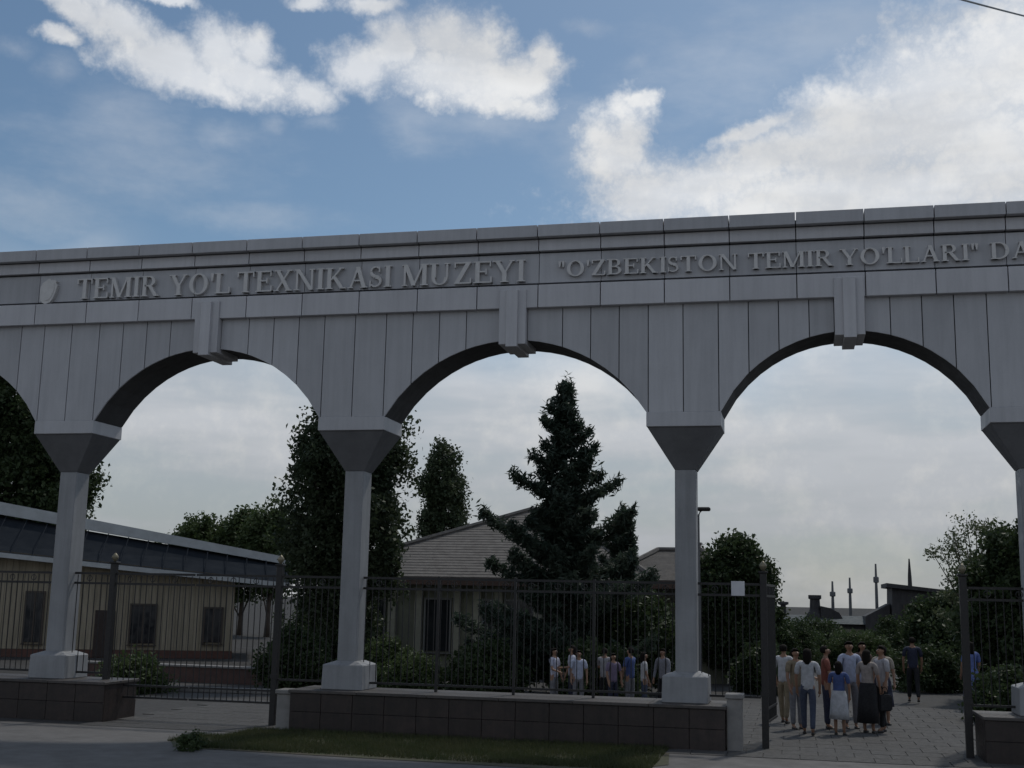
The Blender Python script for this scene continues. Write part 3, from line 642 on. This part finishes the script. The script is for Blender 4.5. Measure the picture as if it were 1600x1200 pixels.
broad_tree('leafy_tree', 'bushy dark tree below the street lamp beside the third pillar', 'tree', (-1.95, 40, 0), [(.5, .8), (1.8, 1.15), (3.0, 1.15), (4.0, .85), (4.6, .3)], 190, .36, 80, .13, dkg, 41)
broad_tree('leafy_tree', 'big dark leafy tree behind the plinth beyond the crowd', 'tree', (6.0, 36, 0), [(.3, 1.2), (1.6, 1.7), (2.6, 1.55), (3.4, 1.2), (4.1, .8), (4.8, .25)], 260, .38, 85, .14, dkg, 43)
broad_tree('feathery_tree', 'pale feathery tree with open arching sprays beside the block building', 'tree', (6.2, 45, 0), [(.5, .8), (2.0, 1.2), (3.2, 1.2), (4.2, 1.5), (5.0, 1.1), (5.7, .3)], 90, .5, 42, .10, pal, 47, .1, .6, limbs=40)
broad_tree('leafy_tree', 'low dark tree in front of the block building at the plaza end', 'tree', (6.2, 56, 0), [(.2, 1.1), (1.2, 1.9), (2.2, 1.6), (3.0, .7), (3.3, .2)], 150, .4, 70, .16, dkg, 49)

def conifer(label, loc, H, base_r, z0, seed, nlev=21, lm=ndl, needle=.2):
    t = thing('conifer', label, 'tree', loc); rr = random.Random(seed); nr = np.random.default_rng(seed)
    br = MB().tube([(0, 0, 0), (.03, 0, H*.35), (-.02, .02, H*.7), (0, 0, H-.1)], [.19, .13, .07, .012], 9)
    P = []
    for l in range(nlev):
        f = l/(nlev-1); z = z0+(H-.35-z0)*f**.92
        Lm = base_r*(1-f)**.72*(1+.25*math.sin(l*2.1+seed))+.16
        nb = max(3, int(7-3*f)) + (4 if f < .45 else 1); ph0 = rr.uniform(0, 6.28)
        for k in range(nb):
            ph = ph0+6.283*k/nb+rr.uniform(-.35, .35); L = Lm*rr.choice((.35, .6, .85, 1.0, 1.3))*rr.uniform(.85, 1.15); dr = rr.uniform(-.18, .1)-.12*(1-f)
            d = Vector((math.cos(ph), math.sin(ph), dr)); pts = [Vector((0, 0, z))+d*(L*s)+Vector((0, 0, .42*L*s*s)) for s in (0, .35, .7, 1)]
            br.tube(pts, [.03*(1-f)+.012, .02, .013, .005], 4, False)
            n = int(74*L)+20
            s = nr.uniform(.12, 1.04, n)**.62; pos = np.array([0, 0, z])+np.outer(L*s, d); pos[:, 2] += .42*L*s*s
            side = np.array([-math.sin(ph), math.cos(ph), 0.]); wv = (.05+.26*L*(1-s)*s*1.6)
            pos += np.outer(nr.normal(0, 1, n)*wv, side); pos[:, 2] += nr.normal(0, .07, n)+.02
            P.append(pos)
    tip = nr.normal(0, 1, (90, 3))*np.array([.06, .06, .2])+np.array([0, 0, H-.42]); P.append(tip)
    obj('trunk', br.mesh(True), bark_m, t)
    P = np.concatenate(P); P = np.repeat(P, 4, 0)+nr.normal(0, .055, (4*len(P), 3))
    obj('crown', leaves_mesh(P, len(P), needle*.26, seed, 4.2), lm, t)
conifer('tall ragged dark conifer in front of the tiled house', (-6.15, 33, 0), 8.6, 1.8, .5, 3)
conifer('small young conifer beside the tall ragged one', (-4.95, 36, 0), 5.25, .6, .8, 9, 14)
broad_tree('leafy_tree', 'low dark tree between the tall conifer and the tiled house wing', 'tree', (-4.6, 34.4, 0), [(.4, 1.0), (1.4, 1.5), (2.2, 1.2), (2.7, .5), (2.9, .2)], 130, .36, 75, .13, dkg, 57)
def shrub(label, loc, rx, h, seed, lm=dkg, cat='shrub'):
    return broad_tree('shrub', label, cat, loc, [(.05, rx*.8), (h*.35, rx), (h*.75, rx*.75), (h, rx*.25)], int(60+40*rx), .26, 60, .10, lm, seed, .04, limbs=6, group='shrubs inside the arcade')
for i, (xx, yy, rx, h, lb, lm) in enumerate((
    (-14.6, 37, 1.6, 2.3, 'large dark shrub at the gable end of the ochre building', dkg),
    (-13.2, 31.5, 1.0, 1.5, 'dark shrub at the foot of the dense poplar', dkg),
    (-11.0, 32.5, .8, 1.2, 'shrub between the poplar and the plaster house wall', mdg),
    (-9.6, 30.6, .8, .9, 'low green shrub inside the long plinth below the house windows', mdg),
    (-7.6, 30.4, 1.0, 1.3, 'dark shrub under the tall conifer on the house window side', dkg),
    (-5.0, 31.0, 1.1, 1.35, 'dark shrub under the tall conifer behind the youngsters', dkg),
    (-.95, 36.5, .8, 1.3, 'dark shrub at the foot of the bushy tree beside the third pillar', dkg),
    (3.9, 40, 1.1, 1.25, 'clipped dark shrub behind the crowd towards the block building', dkg),
    (2.2, 52, 1.5, 1.5, 'far shrub in front of the teal-roofed shed door', mdg),
    (-.3, 50, 1.3, 1.8, 'far shrub in front of the shed by the flared chimney', dkg),
    (.7, 60, 1.7, 1.95, 'rounded dark bush in front of the shed by the stubby chimney', dkg),
    (4.3, 61, 1.6, 1.9, 'rounded dark bush in front of the block building annex', dkg),
    (4.6, 30.0, .9, 1.1, 'shrub just inside the plinth beyond the crowd', dkg),
    (-16.4, 28.6, .8, .8, 'low shrub behind the plinth beside the closed gate', mdg))): shrub(lb, (xx, yy, 0), rx, h, 70+i, lm)
broad_tree('weed', 'small dark weed clump at the edge of the lawn', 'plant', (-9.6, 18.7, 0), [(.01, .32), (.05, .34), (.14, .16), (.28, .05)], 26, .06, 30, .04, dkg, 99, .01, limbs=5)
# lawn strip at the foot of the long plinth
lawn = struct('lawn', new_mesh([(-10.6, 19.9, .012), (-10.0, 18.9, .012), (-2.8, 18.6, .012), (-2.0, 19.8, .012), (-2.2, 21.92, .012), (-9.2, 21.92, .012), (-10.0, 21.3, .012)], [tuple(range(7))]), soil_m)
def grass(n, seed):
    r = np.random.default_rng(seed); x = r.uniform(-10.5, -2.2, n); y = r.uniform(18.95, 21.9, n); k = (x > -9.9) | (abs(y-20.1) < .5); x, y = x[k], y[k]; n = len(x)
    keep = np.sin(x*2.1)*np.cos(y*2.7+x)+r.normal(0, .5, n) > -.75; x, y = x[keep], y[keep]; n = len(x)
    a = r.uniform(0, 6.283, n); h = r.uniform(.03, .10, n); w = .006; lean = r.normal(0, .03, (n, 2))
    v = np.zeros((n, 3, 3)); v[:, 0] = np.stack([x-w*np.cos(a), y-w*np.sin(a), np.full(n, .012)], 1); v[:, 1] = np.stack([x+w*np.cos(a), y+w*np.sin(a), np.full(n, .012)], 1)
    v[:, 2] = np.stack([x+lean[:, 0], y+lean[:, 1], .012+h], 1)
    me = bpy.data.meshes.new('grass'); me.vertices.add(3*n); me.vertices.foreach_set('co', v.ravel()); me.loops.add(3*n); me.loops.foreach_set('vertex_index', np.arange(3*n))
    me.polygons.add(n); me.polygons.foreach_set('loop_start', np.arange(n)*3); me.update(calc_edges=True); return me
go = obj('grass', grass(60000, 4), leaf_mat('grass_blade', (.05, .065, .025), (.075, .08, .036))); go['kind'] = 'stuff'; go['label'] = 'short patchy grass at the foot of the long plinth'

# ================================================================== PEOPLE
def skin(name, verts, edges_, rad, m, parent, root=0, sub=1):
    me = bpy.data.meshes.new(name); me.from_pydata(verts, edges_, []); me.update()
    o = obj(name, me, m, parent)
    md = o.modifiers.new('skin', 'SKIN'); md.use_smooth_shade = True; md.branch_smoothing = .3
    sk = me.skin_vertices[0].data
    # roots: one per island
    adj = {i: [] for i in range(len(verts))}
    for a, b in edges_: adj[a].append(b); adj[b].append(a)
    seen = set()
    for i in range(len(verts)):
        rr = rad[i]; sk[i].radius = rr if hasattr(rr, '__len__') else (rr, rr); sk[i].use_root = False
    for i in [root]+list(range(len(verts))):
        if i in seen: continue
        sk[i].use_root = True; st = [i]
        while st:
            q = st.pop()
            if q in seen: continue
            seen.add(q); st += adj[q]
    sb_ = o.modifiers.new('sub', 'SUBSURF'); sb_.levels = sub; sb_.render_levels = sub
    return o
class SK:
    def __init__(s): s.v = []; s.e = []; s.r = []
    def p(s, co, r, to=None):
        s.v.append(tuple(co)); s.r.append(r); i = len(s.v)-1
        if to is not None: s.e.append((to, i))
        return i
def cloth(name, c, rough=.85): return mat('cloth_'+name, c, rough, tuple(x*.72 for x in c), scale=14, bump=.3, bscale=40)
def person(label, x, y, face, H=1.7, skin_c=(.30, .17, .11), hair=(.012, .010, .009), top=('white', (.55, .56, .6)), leg=('denim', (.05, .06, .09)), skirt=False, walk=.0, arms=(.1, .1), bend=(.25, .25), longhair=False, sleeve='short', bag=None, hat=None, group='visitors on the plaza'):
    k = H/1.7; t = thing('person', label, 'person', (x, y, 0), R(face), group)
    sm = mat('skin_%d' % int(skin_c[0]*1000), skin_c, .55, tuple(q*.85 for q in skin_c), scale=20)
    def S(*c): return tuple(q*k for q in c)
    def arm_pts(s, sw, bd):
        sh_ = Vector((s*.185, .0, 1.395)); el = sh_+Vector((s*.05, -math.sin(sw)*.28, -math.cos(sw)*.28)); wr = el+Vector((-s*.01, -math.sin(sw+bd)*.25, -math.cos(sw+bd)*.25)); dn = (wr-el).normalized()
        return sh_, el, wr, dn
    def leg_pts(s, w):
        hp = Vector((s*.09, 0, .91)); a = w*s; kn = hp+Vector((s*.005, -math.sin(a)*.43-.01, -math.cos(a)*.43)); b = a-(.18 if a < 0 else .02)*min(1, abs(w)*4); an = kn+Vector((0, -math.sin(b)*.40, -math.cos(b)*.40))
        return hp, kn, an
    B = SK(); pe = B.p(S(0, 0, .95), (.135*k, .10*k)); wa = B.p(S(0, 0, 1.10), (.12*k, .085*k), pe); cs = B.p(S(0, 0, 1.27), (.15*k, .10*k), wa); nb = B.p(S(0, .008, 1.42), (.09*k, .07*k), cs)
    nk = B.p(S(0, .0, 1.485), .048*k, nb); jw = B.p(S(0, -.022, 1.545), (.056*k, .062*k), nk); hd = B.p(S(0, -.004, 1.61), (.074*k, .092*k), jw); B.p(S(0, 0, 1.665), (.06*k, .078*k), hd)
    B.p(S(0, -.112, 1.592), .013*k, hd)
    for s_ in (-1, 1): B.p(S(s_*.088, .008, 1.595), (.012*k, .02*k), hd)
    A_ = {}
    for s_, sw, bd in ((-1, arms[0], bend[0]), (1, arms[1], bend[1])):
        sh_, el, wr, dn = arm_pts(s_, sw, bd); A_[s_] = (sh_, el, wr, dn)
        a = B.p(S(*sh_), .052*k, nb); b = B.p(S(*el), .036*k, a); c = B.p(S(*wr), .025*k, b); pm = wr+dn*.055; d_ = B.p(S(*pm), (.016*k, .036*k), c); B.p(S(*(wr+dn*.085)), (.012*k, .036*k), d_)
        # five fingers, the thumb from the side of the palm
        fx = Vector((0, 1, 0)) if abs(dn.y) < .8 else Vector((0, 0, 1)); inw = Vector((-s_, 0, 0))
        for j, ln in enumerate((.062, .072, .068, .052)):
            o_ = wr+dn*.08+fx*(-.027+.018*j); q = B.p(S(*o_), .0085*k); q = B.p(S(*(o_+dn*ln*.55+inw*.008)), .008*k, q); B.p(S(*(o_+dn*ln+inw*.026)), .0065*k, q)
        o_ = wr+dn*.035-fx*.026; q = B.p(S(*o_), .0095*k); q = B.p(S(*(o_+dn*.035-fx*.024)), .009*k, q); B.p(S(*(o_+dn*.062-fx*.026+inw*.01)), .007*k, q)
    LG = {}
    for s_ in (-1, 1):
        hp, kn, an = leg_pts(s_, walk); LG[s_] = (hp, kn, an)
        a = B.p(S(*hp), .078*k, pe); b = B.p(S(*kn), .05*k, a); c = B.p(S(*(kn*.35+an*.65)), .045*k, b); d_ = B.p(S(*an), .034*k, c); B.p(S(an.x, an.y-.11, max(.03, an.z-.05)), (.036*k, .022*k), d_)
    bo = skin('body', B.v, B.e, B.r, sm, t, 0)
    # garments
    T = SK(); h0 = T.p(S(0, 0, .86 if not skirt else .93), (.172*k, .128*k)); h1 = T.p(S(0, 0, 1.1), (.146*k, .108*k), h0); h2 = T.p(S(0, 0, 1.27), (.172*k, .12*k), h1); h3 = T.p(S(0, .008, 1.42), (.10*k, .08*k), h2)
    for s_ in (-1, 1):
        sh_, el, wr, dn = A_[s_]; a = T.p(S(*sh_), .066*k, h3); e_ = el*.8+sh_*.2 if sleeve == 'short' else el; b = T.p(S(*e_), .056*k if sleeve == 'short' else .046*k, a)
        if sleeve == 'long': T.p(S(*(wr*.95+el*.05)), .036*k, b)
    skin('shirt', T.v, T.e, T.r, cloth(*top), t, 1)
    if skirt:
        rings = []; n = 18; hem = .38 if skirt is True else skirt
        for i, (z, rx, ry) in enumerate(((1.03, .150, .112), (.93, .185, .145), (.78, .20, .17), (.58, .215, .20), (hem, .235, .22), (hem+.004, .215, .20))):
            for j in range(n):
                a = 6.283*j/n; f = 1+.05*math.sin(5*a+z*3)*(1-z); rings.append(S(rx*f*math.cos(a), ry*f*math.sin(a), z))
        f = [(i*n+j, i*n+(j+1) % n, (i+1)*n+(j+1) % n, (i+1)*n+j) for i in range(5) for j in range(n)]
        obj('skirt', new_mesh(rings, f, True), cloth(*leg), t)
    else:
        Q = SK(); a0 = Q.p(S(0, 0, 1.06), (.138*k, .10*k)); a1 = Q.p(S(0, 0, .92), (.158*k, .12*k), a0)
        for s_ in (-1, 1):
            hp, kn, an = LG[s_]; b = Q.p(S(*hp*1.0), .092*k, a1); c = Q.p(S(*kn), .067*k, b); Q.p(S(*(an+Vector((0, 0, .02)))), .055*k, c)
        skin('trousers', Q.v, Q.e, Q.r, cloth(*leg), t, 0)
    for s_ in (-1, 1):
        an = LG[s_][2]; F = SK(); z = max(.035, an.z-.055); a = F.p(S(an.x, an.y+.035, z), (.04*k, .036*k)); b = F.p(S(an.x, an.y-.06, z-.004), (.044*k, .032*k), a); F.p(S(an.x+s_*.008, an.y-.16, z-.01), (.036*k, .022*k), b)
        skin('shoe', F.v, F.e, F.r, cloth('shoe', (.03, .025, .022), .5), t, 0)
    # hair: a shell that leaves the face free
    v = []; f = []; nu, nv = 16, 9
    for i in range(nv+1):
        th = math.pi*i/nv*.74
        for j in range(nu):
            a = 6.283*j/nu; y_ = math.sin(th)*math.sin(a); hj = 1+.05*math.sin(7*a+x*9)*math.sin(th*3); v.append(S(.088*hj*math.sin(th)*math.cos(a), .010+.107*hj*y_, 1.618+.092*hj*math.cos(th)-(.10 if longhair and i > 5 and y_ > -.2 else 0)*(i-5)/4*1.6))
    for i in range(nv):
        for j in range(nu):
            a = 6.283*(j+.5)/nu; lim = .34 if math.sin(a) < -.5 else (.56 if math.sin(a) < -.05 else 1.0)
            if (i+1)/nv <= lim+.01: f.append((i*nu+j, (i+1)*nu+j, (i+1)*nu+(j+1) % nu, i*nu+(j+1) % nu))
    hm = mat('hair_%d' % int(hair[0]*1000), hair, .85, tuple(q*1.5 for q in hair), scale=60, stretch=(1, 1, .2), spec=.1)
    hr = obj('hair', new_mesh(v, f, True), hm, t); hr.modifiers.new('s', 'SOLIDIFY').thickness = .008
    for s_ in (-1, 1):
        e = bmesh.new(); bmesh.ops.create_icosphere(e, subdivisions=1, radius=.0115*k); me = bpy.data.meshes.new('eye'); e.to_mesh(me); e.free()
        obj('eye', me, mat('eye_dark', (.02, .015, .012), .2), t, S(s_*.031, -.086, 1.613))
    obj('mouth', MB().box(-.022*k, .022*k, -.098*k, -.084*k, 1.545*k, 1.553*k).mesh(), mat('lip', (.25, .08, .07), .6), t)
    if hat:
        obj('hat', MB().lathe([(.17*k, 1.665*k), (.17*k, 1.675*k), (.11*k, 1.69*k), (.10*k, 1.76*k), (.05*k, 1.785*k)], 16).mesh(True), cloth(*hat), t)
    if bag:
        wr = A_[1][2]; bx = S(*(wr+Vector((.03, 0, -.12))))
        bg_ = bevel(MB().box(-.05, .05, -.15, .15, -.32, 0).mesh(), .025, 2)
        bo_ = tag(obj('handbag', bg_, cloth(*bag)), bag[0].replace('_', ' ')+' shopping bag hanging from a visitor\'s hand', 'bag')
        bo_.parent = None; M_ = Matrix.Rotation(R(face), 4, 'Z'); w_ = M_ @ Vector(bx); bo_.location = (x+w_.x, y+w_.y, w_.z); bo_.rotation_euler = (0, 0, R(face))
        st = [(0, .07*math.cos(a), .02+.13*math.sin(a)) for a in np.linspace(0, math.pi, 7)]
        obj('strap', MB().tube(st, .008, 5).mesh(True), cloth(*bag), bo_)
    return t
W, BL, LB, DK, KH, GR, RD = ('white', (.52, .53, .56)), ('blue', (.07, .11, .28)), ('light_blue', (.42, .47, .62)), ('black', (.014, .014, .017)), ('khaki', (.26, .21, .14)), ('grey', (.20, .20, .22)), ('brick_red', (.22, .07, .05))
JN, NV, BE = ('jeans', (.06, .075, .12)), ('navy', (.025, .03, .06)), ('beige', (.36, .32, .27))
person('person in bluish white shirt and khaki trousers by the pale gate pier', -.30, 27.6, 160, 1.66, top=W, leg=KH, walk=.15)
person('person in khaki top and grey trousers next to the pale gate pier', -.05, 26.4, 35, 1.62, top=KH, leg=GR, arms=(.1, .5), bend=(.2, .9))
person('person in white top and blue jeans in the front of the crowd', .18, 25.3, 175, 1.66, top=W, leg=JN, walk=.2, longhair=True)
person('person in brick red shirt and dark trousers in the crowd', .56, 26.7, 95, 1.68, top=RD, leg=NV, arms=(.2, .3))
person('child in blue top and white skirt among the adults of the crowd', .78, 25.6, 170, 1.42, top=BL, leg=W, skirt=True, longhair=True, arms=(.1, .2))
person('person in light blue long-sleeved shirt at the heart of the crowd', 1.05, 27.0, 15, 1.78, top=LB, leg=GR, sleeve='long', arms=(.25, -.1), bend=(.8, .3))
person('person in white blouse and long black skirt in the crowd', 1.36, 26.2, 150, 1.64, top=('cream', (.34, .30, .28)), leg=DK, skirt=.22, longhair=True)
person('person in pale grey top and black trousers beside the long black skirt', 1.66, 26.5, -60, 1.72, top=('pale_grey', (.42, .42, .45)), leg=DK, walk=.1, bag=('black', (.015, .015, .017)))
person('person in beige blouse at the edge of the crowd facing the arcade', 1.78, 28.2, 10, 1.68, top=BE, leg=NV, skirt=.4, longhair=True)
person('person in brown dress at the back of the crowd', 1.45, 29.8, 20, 1.70, top=('brown', (.13, .08, .06)), leg=('brown', (.13, .08, .06)), skirt=.3, longhair=True)
person('person in dark shirt walking alone towards the sheds', 3.0, 35, 180, 1.72, top=NV, leg=DK, walk=.25)
person('person in bright blue dress by the big dark leafy tree', 4.25, 33.2, 200, 1.68, top=('bright_blue', (.12, .17, .42)), leg=('bright_blue', (.12, .17, .42)), skirt=.35, longhair=True)
VG = 'youngsters behind the long plinth'
for lb, xx, yy, fc, h, tp, lg, kw in (
    ('lavender shirt turned to a neighbour behind the iron fence', -5.55, 28.6, 70, 1.40, ('lavender', (.50, .51, .62)), GR, dict(arms=(.3, .1), bend=(1.0, .3))),
    ('pale lilac blouse facing the lavender shirt', -5.18, 28.9, -65, 1.46, ('lilac', (.56, .57, .66)), NV, dict(longhair=True, arms=(.1, .4), bend=(.3, 1.1))),
    ('pale blue top close beside the lilac blouse', -4.92, 28.3, 20, 1.38, ('pale_blue', (.48, .52, .66)), GR, dict()),
    ('warm grey shirt with back to the iron fence', -4.42, 29.0, 170, 1.42, ('warm_grey', (.36, .35, .37)), DK, dict(arms=(.2, .6), bend=(.2, .8))),
    ('plum top between warm grey and deep blue shirts', -4.10, 28.2, 40, 1.34, ('plum', (.2, .16, .24)), NV, dict(longhair=True)),
    ('deep blue shirt behind the iron fence', -3.78, 28.7, -120, 1.46, BL, GR, dict(arms=(.5, .1), bend=(.9, .2))),
    ('off-white top next to the deep blue shirt', -3.42, 28.4, 105, 1.38, ('off_white', (.56, .55, .56)), JN, dict(longhair=True)),
    ('dim grey jacket by the third pillar base', -3.08, 29.2, -30, 1.44, ('jacket_grey', (.25, .25, .28)), DK, dict(sleeve='long'))):
    person('young person in '+lb, xx, yy, fc, h, top=tp, leg=lg, group=VG, **kw)
